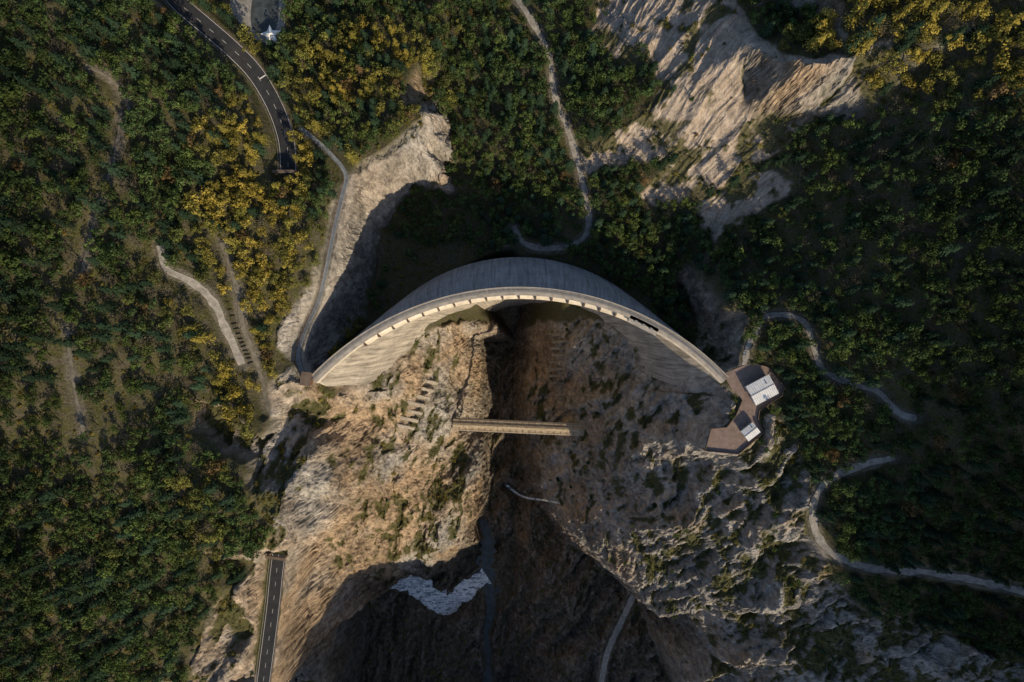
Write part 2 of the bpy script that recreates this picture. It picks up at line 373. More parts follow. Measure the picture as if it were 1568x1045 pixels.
soil_shade[q]=np.clip((-160-z+14*gn)/14,0,1)*0.8
soil_shade=np.maximum(soil_shade,inpoly(U,V,[(770,800),(860,800),(960,905),(1060,1100),(500,1100),(520,950),(560,900),(700,860)])*(Z<-130)*0.7)
warm=np.zeros(Z.shape);warm[q]=np.clip((fbm(x,y,z*0.4,1/20,3,181)*1.5+0.22+0.35*np.clip((-x-0)/60,-0.8,1)+0.3*np.clip((y+60)/60,0,1))*(1-cliff[q]*0.8),0,0.9)  # warm rock tint, held back on left cliff to paint its shade grey
def setcol(nm,a,b_,c):
    at=ter.data.color_attributes.new(nm,'FLOAT_COLOR','POINT')
    at.data.foreach_set('color',np.stack([a.ravel(),b_.ravel(),c.ravel(),np.ones(a.size)],1).astype(np.float32).ravel())
setcol('mask',rock,bare,scree);setcol('veg_shade',veg_shade,blur(soil_shade,3),warm)
def frame(A):
    T=np.gradient(A[:,:2],axis=0);T/=np.linalg.norm(T,axis=1)[:,None]+1e-9
    return np.stack([-T[:,1],T[:,0]],1)
def ribbon(name,A,w,mat,lift=0.1,n=7,wob=0.0,off=0.0,parent=None,rough=0.0,seed=0,taper=False):
    Nn=frame(A);t=np.linspace(-0.5,0.5,n)
    W=w*(1+wob*vnoise(A[:,0]/3,A[:,1]/3,A[:,0]*0,seed+3))
    if taper: W=W*np.interp(np.linspace(0,1,len(A)),np.linspace(0,1,len(taper)),taper)
    O=off+(wob*w*0.25*vnoise(A[:,0]/4,A[:,1]/4,A[:,0]*0,seed+9) if wob else np.zeros(len(A)))
    VX=A[:,0][:,None]+Nn[:,0][:,None]*(t*W[:,None]+O[:,None])
    VY=A[:,1][:,None]+Nn[:,1][:,None]*(t*W[:,None]+O[:,None])
    VZ=np.repeat(A[:,2][:,None],n,1)+lift
    if rough: VZ=VZ+rough*fbm(VX,VY,VX*0,0.8,3,seed+1)
    return gridmesh(name,VX,VY,VZ,mat,True,parent)
def dashes(name,A,w,mat,lift,on,offl,side,parent):
    Nn=frame(A);vs=[];fs=[]
    i=0;step=0.5;a=int(on/step);b_=int(offl/step)
    while i+a<len(A):
        for j in range(i,i+a):
            p=A[j];q_=A[j+1];n0=Nn[j];n1=Nn[j+1];k0=len(vs)
            for (pp,nn,s_) in ((p,n0,-1),(p,n0,1),(q_,n1,1),(q_,n1,-1)):
                vs.append((pp[0]+nn[0]*(side+s_*w/2),pp[1]+nn[1]*(side+s_*w/2),pp[2]+lift))
            fs.append((k0,k0+1,k0+2,k0+3))
        i+=a+b_
    return mkmesh(name,vs,fs,mat,parent)
def multibox(name,items,mat,parent=None):
    vs=[];fs=[]
    for c,sx,sy,sz,rot in items:
        cs,sn=math.cos(rot),math.sin(rot);k0=len(vs)
        for dz in (-.5,.5):
            for dx,dy in ((-.5,-.5),(.5,-.5),(.5,.5),(-.5,.5)):
                a,b2=dx*sx,dy*sy;vs.append((c[0]+a*cs-b2*sn,c[1]+a*sn+b2*cs,c[2]+dz*sz))
        for f in ((3,2,1,0),(4,5,6,7),(0,1,5,4),(1,2,6,5),(2,3,7,6),(3,0,4,7)): fs.append(tuple(k0+i for i in f))
    return mkmesh(name,vs,fs,mat,parent)
def box(name,c,sx,sy,sz,rot,mat,parent=None): return multibox(name,[(c,sx,sy,sz,rot)],mat,parent)
def railing(name,A,off,h,mat,parent=None,post=2.0,thick=0.09):
    Nn=frame(A);items=[]
    L=np.stack([A[:,0]+Nn[:,0]*off,A[:,1]+Nn[:,1]*off,A[:,2]],1)
    st_=max(int(post/0.5),1)
    for i in range(0,len(L)-st_,st_):
        p=L[i];q_=L[i+st_];m=(p+q_)/2;d_=q_-p;ln=np.linalg.norm(d_[:2]);r_=math.atan2(d_[1],d_[0])
        items.append(((p[0],p[1],p[2]+h/2),thick,thick,h,r_))
        for hh in (h,h*0.55): items.append(((m[0],m[1],m[2]+hh),ln,thick*0.7,thick,r_))
    return multibox(name,items,mat,parent)
darkc=simple('stained_concrete',(0.13,0.10,0.08),0.3,0.5,0.9,0.03)
for A,w in ((road1,7.0),(road2,6.0)):
    e=empty('asphalt_road')
    ribbon('carriageway',A,w,asphalt,0.06,5,parent=e)
    dashes('centre_line',A,0.13,paint,0.075,2,4,0,e)
    dashes('edge_line_a',A,0.16,paint,0.075,2,0,w/2-0.35,e);dashes('edge_line_b',A,0.16,paint,0.075,2,0,-w/2+0.35,e)
    ribbon('kerb',A,0.25,darkc,0.18,2,off=w/2+0.13,parent=e)
    railing('guard_rail',A,-w/2-0.45,0.75,metal,e,2,0.1)
i=int(len(road1)*0.55);p=road1[i];n_=frame(road1)[i]
box('stop_line',(p[0]+n_[0]*1.6,p[1]+n_[1]*1.6,p[2]+0.08),3.0,0.6,0.004,math.atan2(n_[1],n_[0]),white,bpy.data.objects['asphalt_road'])
for nm,A,w,end in (('tunnel_portal',road1,7.0,-1),('tunnel_portal',road2,6.0,0)):
    e=empty(nm);p=A[end];n_=frame(A)[end];r_=math.atan2(n_[1],n_[0])
    box('pier_a',(p[0]+n_[0]*(w/2+0.6),p[1]+n_[1]*(w/2+0.6),p[2]+2.0),0.8,1.0,4.6,r_,darkc,e)
    box('pier_b',(p[0]-n_[0]*(w/2+0.6),p[1]-n_[1]*(w/2+0.6),p[2]+2.0),0.8,1.0,4.6,r_,darkc,e)
    box('lintel',(p[0],p[1],p[2]+4.8),w+2.2,1.1,1.0,r_,darkc,e)
for i,(A,w) in enumerate(PR):
    tr=i in (4,5,6,7)
    ribbon('forest_trail' if tr else 'gravel_path',A,w,trail if tr else gravel,0.1,7,0.35,seed=i*7)
ribbon('gorge_track',gpath,3.8,simple('pale_gravel',(0.34,0.31,0.27),0.3,0.5),0.12,7,0.12,seed=77)
e=empty('cliff_walkway');ribbon('paving',walk,1.7,gravel2,0.1,5,0.05,parent=e);railing('handrail',walk,-0.9,1.1,rust,e,2);railing('handrail_b',walk,0.9,1.1,metal,e,2)
mw,nt,b=newmat('river_water');k=N(nt);co=k.n('ShaderNodeTexCoord').outputs['Object']
k.l(k.ramp(k.noise(co,0.3,5),[(0.3,(0.03,0.035,0.035)),(0.7,(0.08,0.095,0.10))]),b.inputs['Base Color']);b.inputs['Roughness'].default_value=0.3;k.l(k.bump(k.noise(co,1.5,5),0.15),b.inputs['Normal'])
mf,nt,b=newmat('white_water');k=N(nt);co=k.n('ShaderNodeTexCoord').outputs['Object']
k.l(k.ramp(k.noise(k.scale(co,(0.35,1.5,1)),0.30,4,0.72,1.8),[(0.36,(0.06,0.08,0.095)),(0.44,(0.35,0.42,0.47)),(0.52,(0.88,0.9,0.92)),(0.68,(0.95,0.96,0.97))]),b.inputs['Base Color']);b.inputs['Roughness'].default_value=0.5
ribbon('river',river,7.0,mw,0.35,9,0.5,rough=0.1,seed=5,taper=[0.5,1.6,2.0,0.9,0.5,0.8,0.6])
ribbon('waterfall_rapids',falls,15.0,mf,0.6,25,0.3,rough=1.4,seed=6,taper=[0.25,0.7,0.9,1.2,1.3,0.9,0.8,0.8])
ribbon('stream',stream,1.4,mf,0.3,5,0.4,rough=0.2,seed=8)
def terraces(rows,L_,mat):
    its=[]
    for (u,v,ang) in rows:
        X,Y,z_=unproj([u],[v]);n_=int(L_/1.1);lv=float(samp(Z,X,Y)[0])
        for j in range(n_):
            o_=(j-(n_-1)/2)*1.1;xx=X[0]+o_*math.cos(ang);yy=Y[0]+o_*math.sin(ang)
            zz=0.5*float(samp(Z,np.array([xx]),np.array([yy]))[0])+0.5*lv;its.append(((xx,yy,zz+0.5+0.5*rng.random()),1.08,1.3+0.6*rng.random(),3.6,ang+rng.normal(0,0.09)))
    return multibox('masonry_terraces',its,mat)
terraces([(657-i*6,584+i*11.5,math.radians(-20)) for i in range(7)],9.0,simple('pale_masonry',(0.42,0.38,0.32),0.3,0.6))
terraces([(858+(i%2)*3-i*1.2,512+i*10.5,math.radians(4)) for i in range(8)],9.5,simple('mossy_masonry',(0.28,0.23,0.16),0.3,0.6))
def polyfill(name,pts,z,mat,parent=None):
    c=np.mean(pts,axis=0);vs=[(c[0],c[1],z)]+[(p[0],p[1],z) for p in pts];n=len(pts)
    return mkmesh(name,vs,[(0,1+i,1+(i+1)%n) for i in range(n)],mat,parent)
zx=4.0
def rnd(px,z):
    c=catmull(px+[px[0]],6);return [P(a,b_,z)[:2] for a,b_ in c]
apx=rnd([(356,-25),(352,12),(370,38),(388,58),(410,66),(432,62),(436,20),(432,-25)],zx)
ap=inpoly(XX,YY,apx).astype(float);apb=np.clip(blur(ap,16)*2.5,0,1)*(1-np.clip(1-np.maximum(carve,0)/1.5,0,1))
Z2=Z*(1-apb)+(zx-0.2)*apb
co_=np.stack([(XX+DX).ravel(),(YY+DY).ravel(),(Z2+DZ).ravel()],1);ter.data.vertices.foreach_set('co',co_.ravel());ter.data.update();Z=Z2
polyfill('paved_apron',apx,zx,gravel)
polyfill('pond',rnd([(390,-22),(384,20),(387,44),(402,52),(422,44),(427,10),(424,-22)],zx),zx+0.05,mw)
e=empty('canopy_tent');c=P(418,58,zx);vs=[(c[0],c[1],zx+4.2)]
for i in range(10):
    a=math.radians(90+36*i+8);R=4.4 if i%2==0 else 1.9;vs.append((c[0]+R*math.cos(a),c[1]+R*math.sin(a),zx+(2.3 if i%2==0 else 3.1)))
mkmesh('canopy',vs,[(0,1+i,1+(i+1)%10) for i in range(10)],white,e)
multibox('poles',[((vs[1+i][0],vs[1+i][1],zx+1.1),0.12,0.12,2.3,0) for i in range(0,10,2)],metal,e)
# ---------------------------------------------------------------- dam
dk=[0,4,10,20,31,50,70,120,190,230]
crown=[-82,-90,-105,-126,-143,-150,-152,-150,-142,-136]
Rk=[440,425,390,343,307,275,250,200,155,140]
Tk=[12,14,18,24,30,37,44,50,52,54]
Ak=[46.7,49,55,63,71,74,75,74,70,66]
def dammat(name,c0,c1,streak):
    md,nt,b=newmat(name);k=N(nt)
    tc=k.n('ShaderNodeTexCoord');co=tc.outputs['Object'];uvn=k.n('ShaderNodeSeparateXYZ');k.l(tc.outputs['UV'],uvn.inputs[0]);u_,v_=uvn.outputs[0],uvn.outputs[1]
    jo=k.math('FRACT',k.math('DIVIDE',u_,7.3));jo=k.mapr(k.math('ABSOLUTE',k.math('SUBTRACT',jo,0.5)),0.0,0.035,0.62,1)
    ho=k.math('FRACT',k.math('DIVIDE',v_,3.2));ho=k.mapr(k.math('ABSOLUTE',k.math('SUBTRACT',ho,0.5)),0.0,0.05,0.85,1)
    sv=k.scale(tc.outputs['UV'],(1,0.07,1));st1=k.noise(sv,0.7,7,0.75);st2=k.noise(co,0.1,8,0.7)
    base=k.ramp(st2,[(0.3,c0),(0.7,c1)])
    base=k.mix(streak,base,k.ramp(st1,[(0.35,(0.35,0.34,0.33)),(0.6,(1.1,1.1,1.1))]),'MULTIPLY')
    cb=k.n('ShaderNodeCombineColor');jj=k.math('MULTIPLY',jo,ho)
    for i in range(3): k.l(jj,cb.inputs[i])
    base=k.mix(1.0,base,cb.outputs[0],'MULTIPLY')
    k.l(base,b.inputs['Base Color']);return md
md_d=dammat('downstream_concrete',(0.27,0.25,0.22),(0.47,0.43,0.37),0.85)
md_u=dammat('upstream_concrete',(0.23,0.235,0.25),(0.35,0.36,0.38),0.6)
dam=empty('arch_dam')
nt_=241;tt=np.linspace(-1,1,nt_);dd=np.concatenate([np.linspace(0,50,40),np.linspace(53,225,45)])
def damsurf(inner):
    VX=[];VY=[];VZ=[]
    for d_ in dd:
        cr=np.interp(d_,dk,crown);R=np.interp(d_,dk,Rk);T=np.interp(d_,dk,Tk);A=math.radians(np.interp(d_,dk,Ak))
        rr=R-(T if inner else 0);th=tt*A
        VX.append((11+rr*np.sin(th))*S);VY.append(-((cr+R)-rr*np.cos(th))*S);VZ.append(np.full(nt_,-d_-0.4))
    return np.array(VX),np.array(VY),np.array(VZ)
def setuv(o,UU,VV):
    me=o.data;uv=me.uv_layers.new(name='UVMap');li=np.zeros(len(me.loops),np.int32);me.loops.foreach_get('vertex_index',li)
    uv.data.foreach_set('uv',np.stack([UU.ravel()[li],VV.ravel()[li]],1).astype(np.float32).ravel())
ex=damsurf(False);inn=damsurf(True)
UU=np.repeat((tt*94)[None,:],len(dd),0);VV=np.repeat(dd[:,None],nt_,1)
o=gridmesh('upstream_face',*ex,md_u,True,dam);setuv(o,UU,VV)
o=gridmesh('downstream_face',*inn,md_d,True,dam);setuv(o,UU,VV)
for j in (0,-1):
    gridmesh('abutment_end',np.stack([ex[0][:,j],inn[0][:,j]]),np.stack([ex[1][:,j],inn[1][:,j]]),np.stack([ex[2][:,j],inn[2][:,j]]),concr,False,dam)
gridmesh('crest_top',np.stack([ex[0][0],inn[0][0]]),np.stack([ex[1][0],inn[1][0]]),np.stack([ex[2][0],inn[2][0]]),concr,False,dam)
def arcpt(th,r,z): return ((11*S)+r*math.sin(th),-(358*S)+r*math.cos(th),z)
def arcstrip(name,prof,a0,a1,mat,n=200):
    ths=np.radians(np.linspace(a0,a1,n));pr=np.array(prof)
    VX=11*S+pr[:,0][:,None]*np.sin(ths)[None,:];VY=-358*S+pr[:,0][:,None]*np.cos(ths)[None,:];VZ=np.repeat(pr[:,1][:,None],n,1)
    return gridmesh(name,VX,VY,VZ,mat,False,dam)
R0=440*S
cream=simple('pale_render',(0.54,0.49,0.41),0.25,0.35,0.85,0.03)
walkc=simple('crest_paving',(0.22,0.215,0.21),0.25,0.5,0.85,0.03)
arcstrip('crest_walkway',[(R0+0.2,-0.5),(R0+0.2,0.0),(R0-1.9,0.0),(R0-1.9,-0.5)],-46.6,46.6,walkc)
arcstrip('upstream_parapet',[(R0+0.2,0.0),(R0+0.2,0.9),(R0-0.1,0.9),(R0-0.1,0.004)],-46.6,46.6,concr)
arcstrip('spillway_lip',[(R0-1.9,-0.55),(R0-2.6,-1.0),(R0-3.6,-2.6),(R0-4.3,-4.8),(R0-4.4,-5.8),(R0-3.2,-7.0)],-34,26,cream)
arcstrip('side_crest_fascia',[(R0-1.9,-0.55),(R0-3.6,-0.7),(R0-3.7,-2.6),(R0-3.2,-2.8)],-46.6,-34,cream,50)
arcstrip('side_crest_fascia_b',[(R0-1.9,-0.55),(R0-3.6,-0.7),(R0-3.7,-2.6),(R0-3.2,-2.8)],26,46.6,cream,80)
its=[]
for a in np.arange(-34,27,3.4):
    th=math.radians(a);c=arcpt(th,R0-3.3,-2.9);its.append((c,0.65,2.6,4.0,-th))
multibox('spillway_piers',its,darkc,dam)
ar=np.array([arcpt(math.radians(a),R0-1.8,0) for a in np.arange(-46.5,46.5,0.2425)])
railing('downstream_railing',ar,0,1.1,metal,dam,2,0.1)
th=math.radians(26.5);c=arcpt(th,R0-3.4,-0.9);box('gate_platform',c,13,3.4,1.0,-th,concr,dam)
multibox('gate_machinery',[(arcpt(th+t_,R0-3.4,-0.1),1.2,0.8,0.6,-th) for t_ in (-0.03,0,0.03)],metal,dam)
# ---------------------------------------------------------------- bridge over gorge
br=empty('gorge_footbridge')
a=np.array(P(704,650,-106));bq=np.array(P(884,658,-106));L=np.linalg.norm(bq-a);m=(a+bq)/2;r_=math.atan2(bq[1]-a[1],bq[0]-a[0])
dirv=(bq-a)/L;nv=np.array([-dirv[1],dirv[0],0])
prof=[(-4.2,-2.2),(-4.2,-0.5),(-3.7,-0.4),(-3.4,0.2),(-1.6,0.35),(-1.3,1.0),(0,1.4),(1.3,1.0),(1.6,0.35),(3.4,0.2),(3.7,-0.4),(4.2,-0.5),(4.2,-2.2)]
prof=[(x_*0.85,z_) for x_,z_ in prof]
nn=40;t=np.linspace(-0.06,1.06,nn)
VX=np.array([[a[0]+dirv[0]*L*q_+nv[0]*p_[0] for q_ in t] for p_ in prof]);VY=np.array([[a[1]+dirv[1]*L*q_+nv[1]*p_[0] for q_ in t] for p_ in prof]);VZ=np.array([[a[2]+p_[1] for q_ in t] for p_ in prof])
wood=simple('aged_concrete_deck',(0.32,0.265,0.19),0.35,0.6,0.8,0.03)
gridmesh('deck_and_pipe',VX,VY,VZ,wood,False,br)
its=[]
for q_ in np.arange(0,L,3.6):
    p=a+dirv*q_;its.append(((p[0],p[1],p[2]+0.42),0.2,6.2,0.2,r_))
multibox('cross_ties',its,rust,br)
its=[]
for q_ in np.arange(0,1.0,0.04):
    zz=a[2]-2.2-14*(2*q_+0.04-1)**2-0.8
    for s_ in (-1.9,1.9):
        p=a+dirv*L*(q_+0.02)+nv*s_;its.append(((p[0],p[1],zz),L*0.045,0.9,1.6,r_))
        its.append(((p[0],p[1],(zz+a[2]-2.2)/2),0.4,0.4,abs(a[2]-2.2-zz)+0.1,r_))
multibox('arch_ribs',its,concr,br)
for s_ in (-3.4,3.4):
    A=np.array([a+dirv*q_+nv*s_ for q_ in np.arange(0,L,0.5)]);A[:,2]-=0.4
    railing('railing',A,0,1.1,metal,br,2,0.1)
# ---------------------------------------------------------------- plaza & buildings
n=len(plaza);vs=[(p[0],p[1],0.12) for p in plaza]+[(p[0],p[1],-4) for p in plaza]
o=mkmesh('viewpoint_plaza',vs,[tuple(range(n))[::-1]]+[(i,(i+1)%n,n+(i+1)%n,n+i) for i in range(n)],brown)
its=[]
for i in range(n):
    if i in (0,1,14,15): continue
    p=np.array(plaza[i]);q_=np.array(plaza[(i+1)%n]);d_=q_-p;ln=np.linalg.norm(d_)
    its.append(((*(p+q_)/2,0.6),ln,0.22,1.1,math.atan2(d_[1],d_[0])))
multibox('parapet_wall',its,darkc)
m_,nt,b=newmat('standing_seam_roof');k=N(nt);co=k.n('ShaderNodeTexCoord').outputs['Object']
k.l(k.ramp(k.noise(co,0.5,7,0.7),[(0.3,(0.5,0.53,0.57)),(0.7,(0.72,0.74,0.77))]),b.inputs['Base Color']);b.inputs['Roughness'].default_value=0.6;rm=m_
def hut(name,u,v,sx,sy,h,rot):
    e=empty(name);c=P(u,v,h);x0,y0=c[0],c[1];cs,sn=math.cos(rot),math.sin(rot)
    def W(a,b_): return (x0+a*cs-b_*sn,y0+a*sn+b_*cs)
    box('walls',(x0,y0,h/2),sx-0.8,sy-0.8,h,rot,wallm,e)
    vs=[(*W(-sx/2,-sy/2),h),(*W(sx/2,-sy/2),h),(*W(sx/2,0),h+0.5),(*W(-sx/2,0),h+0.5),(*W(sx/2,sy/2),h),(*W(-sx/2,sy/2),h)]
    vs+=[(a,b_,z_+0.2) for a,b_,z_ in vs]
    mkmesh('roof',vs,[(6,7,8,9),(9,8,10,11),(0,3,2,1),(3,5,4,2),(0,1,7,6),(4,5,11,10),(1,2,8,7),(2,4,10,8),(3,0,6,9),(5,3,9,11)],rm,e)
    its=[]
    for i in range(int(sx/0.9)+1):
        a=-sx/2+0.1+i*0.9
        if a>sx/2: break
        for s_ in (-1,1):
            for f in (0.12,0.37,0.62,0.87): its.append(((*W(a,s_*sy/2*f),h+0.2+0.5*(1-f)+0.05),0.07,sy/8+0.02,0.12,rot))
    its.append(((*W(0,0),h+0.76),sx,0.25,0.1,rot))
    multibox('roof_seams',its,metal,e)
    multibox('windows',[((*W(a,s_*(sy/2-0.39)),h*0.55),1.3,0.06,1.3,rot) for a in (-sx*0.28,0,sx*0.28) for s_ in (-1,1)],glass,e)
    box('door',(*W(-sx/2+0.39,0),1.1),0.06,1.1,2.1,rot,rust,e)
    box('chimney_vent',(*W(sx*0.25,sy*0.2),h+0.8),0.5,0.5,0.8,rot,metal,e)
hut('visitor_building',1167,597,10.6,8.8,3.4,math.radians(28))
hut('ticket_kiosk',1149,661,6.2,5.2,2.8,math.radians(38))
e=empty('gatehouse');c=P(468,580,3);box('walls',(c[0],c[1],0.5),3.6,5,4.5,math.radians(-8),rust,e);box('roof',(c[0],c[1],2.9),4.2,5.6,0.3,math.radians(-8),darkc,e);box('door',(c[0]+1.85,c[1],0.4),0.06,1.1,2.2,math.radians(-8),glass,e)
# ---------------------------------------------------------------- vegetation prototypes
ml=bpy.data.materials.new('foliage');ml.use_nodes=True;nt=ml.node_tree;nt.nodes.clear();k=N(nt)
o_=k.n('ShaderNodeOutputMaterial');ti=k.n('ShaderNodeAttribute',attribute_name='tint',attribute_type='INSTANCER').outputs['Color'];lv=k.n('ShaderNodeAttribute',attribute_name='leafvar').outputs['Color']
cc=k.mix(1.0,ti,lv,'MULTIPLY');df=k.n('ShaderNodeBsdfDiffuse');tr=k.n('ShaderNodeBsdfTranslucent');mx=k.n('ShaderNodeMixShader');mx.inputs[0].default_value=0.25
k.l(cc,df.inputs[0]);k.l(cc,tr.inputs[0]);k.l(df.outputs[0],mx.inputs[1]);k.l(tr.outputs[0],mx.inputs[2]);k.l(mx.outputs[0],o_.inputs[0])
bark=simple('bark',(0.09,0.075,0.06),0.3,2,0.95,0)
protos=bpy.data.collections.new('vegetation_library')
def mktree(name,seed,kind):
    g=np.random.default_rng(seed);vs=[];fs=[];lc=[];mats=[]
    def limb(p,q_,r0,r1):
        p=np.array(p);q_=np.array(q_);d_=q_-p;d_/=np.linalg.norm(d_);a=np.cross(d_,[0.3,0.9,0.1]);a/=np.linalg.norm(a);b2=np.cross(d_,a);k0=len(vs)
        for c,r in ((p,r0),(q_,r1)):
            for i in range(4):
                t=i*2*math.pi/4;vs.append(c+r*(a*math.cos(t)+b2*math.sin(t)))
        for i in range(4): fs.append((k0+i,k0+(i+1)%4,k0+4+(i+1)%4,k0+4+i));lc.append(1);mats.append(1)
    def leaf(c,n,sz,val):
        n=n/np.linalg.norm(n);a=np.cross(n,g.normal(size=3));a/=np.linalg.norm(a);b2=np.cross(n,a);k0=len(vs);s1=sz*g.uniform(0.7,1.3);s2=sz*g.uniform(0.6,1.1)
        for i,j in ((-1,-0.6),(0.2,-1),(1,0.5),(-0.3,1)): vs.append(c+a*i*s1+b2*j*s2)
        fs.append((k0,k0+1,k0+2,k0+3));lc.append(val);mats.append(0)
    if kind=='dec':
        hgt=g.uniform(7,9.5);limb((0,0,-1),(0.1,0,hgt*0.6),0.22,0.12);cl=[]
        for i in range(g.integers(7,11)):
            a=g.uniform(0,2*math.pi);rr=2.2*math.sqrt(g.uniform(0,1));cz_=hgt*0.62+g.uniform(-1.4,1.9)-rr*0.35
            c=np.array((rr*math.cos(a),rr*math.sin(a),cz_));r=g.uniform(0.8,1.4);cl.append((c,r));limb((0,0,hgt*0.4),c,0.1,0.04)
        for c,r in cl:
            cv=g.uniform(0.65,1.3)
            for _ in range(42):
                n=g.normal(size=3);n[2]+=0.45;n/=np.linalg.norm(n);rad=r*g.uniform(0.65,1.12)
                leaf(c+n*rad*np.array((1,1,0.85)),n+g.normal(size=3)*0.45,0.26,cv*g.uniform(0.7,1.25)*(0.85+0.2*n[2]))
    elif kind=='con':
        hgt=g.uniform(10,12);limb((0,0,-1),(0,0,hgt),0.2,0.03)
        nlay=11
        for l_ in range(nlay):
            f=l_/nlay;zz=1.5+(hgt-1.5)*f;R=2.3*(1-f)**0.85+0.15
            for b_ in range(int(7+4*(1-f))):
                a=g.uniform(0,2*math.pi)
                for t in np.linspace(0.3,1,4):
                    rr=R*t*g.uniform(0.85,1.1);c=np.array((rr*math.cos(a),rr*math.sin(a),zz-rr*0.35));n=np.array((math.cos(a)*0.5,math.sin(a)*0.5,1))+g.normal(size=3)*0.35
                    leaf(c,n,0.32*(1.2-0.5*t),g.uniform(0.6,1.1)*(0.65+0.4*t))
    elif kind=='bare':
        hgt=g.uniform(6,8);limb((0,0,-1),(0,0,hgt*0.6),0.18,0.08)
        for i in range(14):
            a=g.uniform(0,2*math.pi);rr=g.uniform(0.8,2.4);c=np.array((rr*math.cos(a),rr*math.sin(a),hgt*g.uniform(0.55,1)));limb((0,0,hgt*g.uniform(0.25,0.55)),c,0.07,0.02)
            for _ in range(14): leaf(c+g.normal(size=3)*0.5,g.normal(size=3),0.14,g.uniform(0.7,1.3))
    else:
        for i in range(4):
            c=np.array((*g.uniform(-0.6,0.6,2),g.uniform(0.2,0.7)))
            for _ in range(14):
                n=g.normal(size=3);n[2]=abs(n[2]);n/=np.linalg.norm(n);leaf(c+n*g.uniform(0.3,0.65),n+g.normal(size=3)*0.5,0.18,g.uniform(0.65,1.3))
    me=bpy.data.meshes.new(name);me.from_pydata([tuple(v) for v in vs],[],fs);me.materials.append(ml);me.materials.append(bark)
    me.polygons.foreach_set('material_index',mats)
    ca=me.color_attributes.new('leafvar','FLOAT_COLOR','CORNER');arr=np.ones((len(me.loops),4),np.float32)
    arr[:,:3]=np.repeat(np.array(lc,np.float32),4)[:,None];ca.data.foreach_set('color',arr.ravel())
    o=bpy.data.objects.new(name,me);protos.objects.link(o)
for i in range(6): mktree('a%02d_deciduous_tree'%i,i+1,'dec')
for i in range(2): mktree('b%02d_conifer_tree'%i,i+21,'con')
for i in range(2): mktree('c%02d_bare_tree'%i,i+31,'bare')
for i in range(3): mktree('d%02d_shrub'%i,i+41,'shrub')
def nodegroup():
    ng=bpy.data.node_groups.new('scatter_plants','GeometryNodeTree')
    ng.interface.new_socket('Geometry',in_out='INPUT',socket_type='NodeSocketGeometry');ng.interface.new_socket('Geometry',in_out='OUTPUT',socket_type='NodeSocketGeometry')
    gi=ng.nodes.new('NodeGroupInput');go=ng.nodes.new('NodeGroupOutput');ip=ng.nodes.new('GeometryNodeInstanceOnPoints');ci=ng.nodes.new('GeometryNodeCollectionInfo')
    ci.inputs[0].default_value=protos;ci.inputs['Separate Children'].default_value=True;ci.inputs['Reset Children'].default_value=True
    def na(nm,dt):
        a=ng.nodes.new('GeometryNodeInputNamedAttribute');a.data_type=dt;a.inputs[0].default_value=nm;return a.outputs['Attribute']
    ng.links.new(gi.outputs[0],ip.inputs['Points']);ng.links.new(ci.outputs[0],ip.inputs['Instance']);ip.inputs['Pick Instance'].default_value=True
    ng.links.new(na('kind','INT'),ip.inputs['Instance Index']);ng.links.new(na('rot','FLOAT_VECTOR'),ip.inputs['Rotation']);ng.links.new(na('scl','FLOAT_VECTOR'),ip.inputs['Scale'])
    ng.links.new(ip.outputs[0],go.inputs[0]);return ng
ng=nodegroup()
def scatter(name,x,y,z,kind,scl,tint):
    n=len(x);me=bpy.data.meshes.new(name);me.vertices.add(n);me.vertices.foreach_set('co',np.stack([x,y,z],1).ravel())
    a=me.attributes.new('kind','INT','POINT');a.data.foreach_set('value',kind.astype(np.int32))
    rot=np.stack([rng.normal(0,0.06,n),rng.normal(0,0.06,n),rng.uniform(0,6.28,n)],1);a=me.attributes.new('rot','FLOAT_VECTOR','POINT');a.data.foreach_set('vector',rot.astype(np.float32).ravel())
    sc=np.stack([scl,scl,scl*rng.uniform(0.8,1.1,n)],1);a=me.attributes.new('scl','FLOAT_VECTOR','POINT');a.data.foreach_set('vector',sc.astype(np.float32).ravel())
    a=me.attributes.new('tint','FLOAT_COLOR','POINT');a.data.foreach_set('color',np.concatenate([tint,np.ones((n,1))],1).astype(np.float32).ravel())
    o=bpy.data.objects.new(name,me);scene.collection.objects.link(o);md_=o.modifiers.new('scatter','NODES');md_.node_group=ng;return o
def cands(cell,x0,x1,y0,y1):
    gx,gy=np.meshgrid(np.arange(x0,x1,cell),np.arange(y0,y1,cell));n=gx.size
    return gx.ravel()+rng.uniform(-.48,.48,n)*cell,gy.ravel()+rng.uniform(-.48,.48,n)*cell
suppT=np.maximum.reduce([np.clip(1-(carve-0.3)/0.8,0,1),np.clip(blur(pl,8)*4,0,1),np.clip(blur(ap,3)*3,0,1)])
x,y=cands(4.0,-290,310,-290,230)
z=samp(Z,x,y);rk=samp(rock,x,y);sc_=samp(scree,x,y);mdw=samp(meadow,x,y);spz=samp(sparse,x,y);sl=samp(slope,x,y);sp_=samp(suppT,x,y)
n0=fbm(x,y,x*0,1/28,3,101);n1=fbm(x,y,x*0,1/9,2,111)
dens=1.1-0.6*spz+0.25*n0+0.15*n1
dens=np.where(rk>0.4,0.04+0.5*np.clip(n1+0.1,0,1),dens);dens=np.where(sc_>0.4,0.03+0.12*(n1>0.3),dens);dens*=(1-0.85*mdw)*(1-sp_);dens*=np.clip(2.4-sl,0,1)
dens=np.where((ringd(x,y,157,285)<6)&(y>-30),0,dens);dens=np.where(z<-150,dens*0.4,dens)
keep=rng.uniform(0,1,len(x))<dens;x,y,z,rk,sc_,spz,n0,n1=[a[keep] for a in (x,y,z,rk,sc_,spz,n0,n1)]
n=len(x);u,v=project(x,y,z)
scl=rng.uniform(0.85,1.3,n)*(1+0.25*n0);scl=np.where((rk>0.4)|(sc_>0.4),scl*0.42,scl);scl*=(1-0.3*spz)
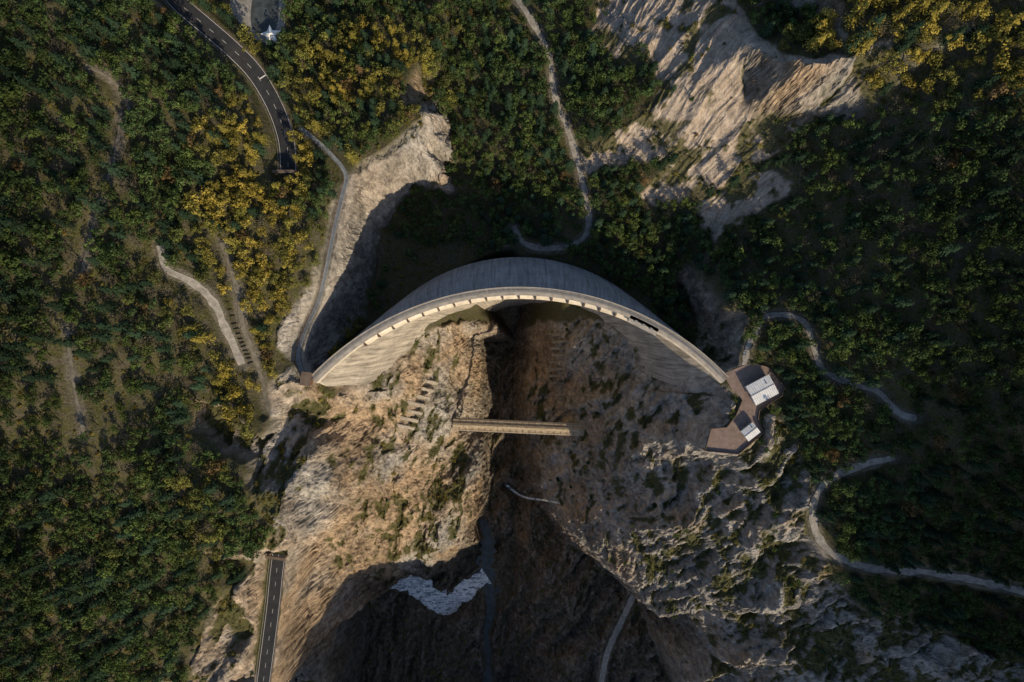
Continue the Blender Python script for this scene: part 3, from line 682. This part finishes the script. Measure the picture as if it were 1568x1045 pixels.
scl*=np.where((u>580)&(u<900)&(v<380),0.95,1)
kind=rng.integers(0,6,n);rr=rng.uniform(0,1,n)
kind=np.where((rr<0.30)&(n0>-0.3),6+rng.integers(0,2,n),kind)
kind=np.where(rr>1-(0.03+0.4*spz),8+rng.integers(0,2,n),kind)
green=np.array((0.062,0.102,0.040));green2=np.array((0.11,0.155,0.044));och=np.array((0.40,0.315,0.065));brn=np.array((0.17,0.12,0.055));dk_=np.array((0.040,0.072,0.042))
t1=np.clip(rng.normal(0.3,0.25,n)+0.6*n1,0,1)[:,None];tint=green*(1-t1)+green2*t1
aut_sunlit=np.exp(-(((u-400)/150)**2+((v-420)/330)**2))*0.95+np.exp(-(((u-1420)/260)**2+((v-60)/160)**2))*0.9+np.exp(-(((u-560)/120)**2+((v-80)/140)**2))*0.55+np.exp(-(((u-640)/200)**2+((v-680)/200)**2))*0.7  # autumn gold by area, also painted in for sunlit crowns
pA=np.clip((aut_sunlit-0.35+0.75*fbm(x,y,x*0,1/13,3,131))*2.2,0,1)
m_=(pA*rng.uniform(0.3,1,n))[:,None]*0.95;tint=tint*(1-m_)+och*m_
isB=rng.uniform(0,1,n)<0.02;tint=np.where(isB[:,None],brn,tint)
tint=np.where((kind[:,None]>=6)&(kind[:,None]<8)&(m_<0.5),dk_*rng.uniform(0.8,1.4,n)[:,None],tint)
tint=np.where(kind[:,None]>=8,np.array((0.13,0.12,0.085)),tint)
edge=1-0.42*np.clip(np.maximum((220-u)/220,(u-1300)/250),0,1);edge=np.where((u>1250)&(v<200),1.15,edge)  # painted vignette: crowns darker toward the frame sides, lighter at sunlit top right
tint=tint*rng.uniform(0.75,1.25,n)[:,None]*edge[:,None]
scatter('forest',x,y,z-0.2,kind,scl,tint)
x,y=cands(1.9,-225,250,-250,180)
z=samp(Z,x,y);rk=samp(rock,x,y);sc_=samp(scree,x,y);sl=samp(slope,x,y);sp_=samp(suppT,x,y);mdw=samp(meadow,x,y);vg=samp(veg_shade,x,y)
n1=fbm(x,y,x*0,1/7,3,141)
dens=np.where(rk>0.4,0.03+0.75*vg*np.clip(0.5+n1,0,1),0.16);dens=np.where(sc_>0.4,0.02+vg*0.4,dens);dens*=np.clip(2.6-sl*0.9,0,1)*(1-sp_)*(1-0.4*mdw)
dens=np.where((ringd(x,y,157,285)<6)&(y>-30),0,dens);dens=np.where(z<-150,dens*0.5,dens)
keep=rng.uniform(0,1,len(x))<dens;x,y,z,n1=[a[keep] for a in (x,y,z,n1)];n=len(x)
t1=np.clip(rng.uniform(0,0.6,n)+0.5*np.clip(-x/60,0,0.8),0,1)[:,None];tint=(np.array((0.065,0.095,0.036))*(1-t1)+np.array((0.27,0.21,0.055))*t1)*rng.uniform(0.6,1.2,n)[:,None]
dx=samp(DX,x,y);dy=samp(DY,x,y);dz=samp(DZ,x,y)
scatter('undergrowth',x+dx,y+dy,z+dz-0.1,10+rng.integers(0,3,n),rng.uniform(0.4,1.4,n)*(1+0.3*n1),tint)
# ---------------------------------------------------------------- light
el=math.radians(28);d=Vector((0.50,-0.866,0)).normalized()
sd=Vector((d.x*math.cos(el),d.y*math.cos(el),math.sin(el)))
sun=bpy.data.lights.new('sun','SUN');sun.energy=5.0;sun.angle=math.radians(0.6);sun.color=(1.0,0.81,0.55)
so=bpy.data.objects.new('sun',sun);scene.collection.objects.link(so);so.rotation_euler=sd.to_track_quat('Z','Y').to_euler()
w=bpy.data.worlds.new('World');scene.world=w;w.use_nodes=True;nt=w.node_tree
bg=nt.nodes['Background'];sky=nt.nodes.new('ShaderNodeTexSky');sky.sky_type='NISHITA';sky.sun_disc=False;sky.sun_elevation=el;sky.sun_rotation=math.atan2(sd.x,sd.y)
nt.links.new(sky.outputs[0],bg.inputs[0]);bg.inputs[1].default_value=0.15
cam=bpy.data.cameras.new('camera');cam.sensor_width=36;cam.lens=36*H/(1568*S);cam.clip_end=9000;cam.clip_start=1
cob=bpy.data.objects.new('camera',cam);scene.collection.objects.link(cob);cob.location=(0,0,H);scene.camera=cob
scene.view_settings.view_transform='Standard';scene.view_settings.look='None';scene.view_settings.exposure=0
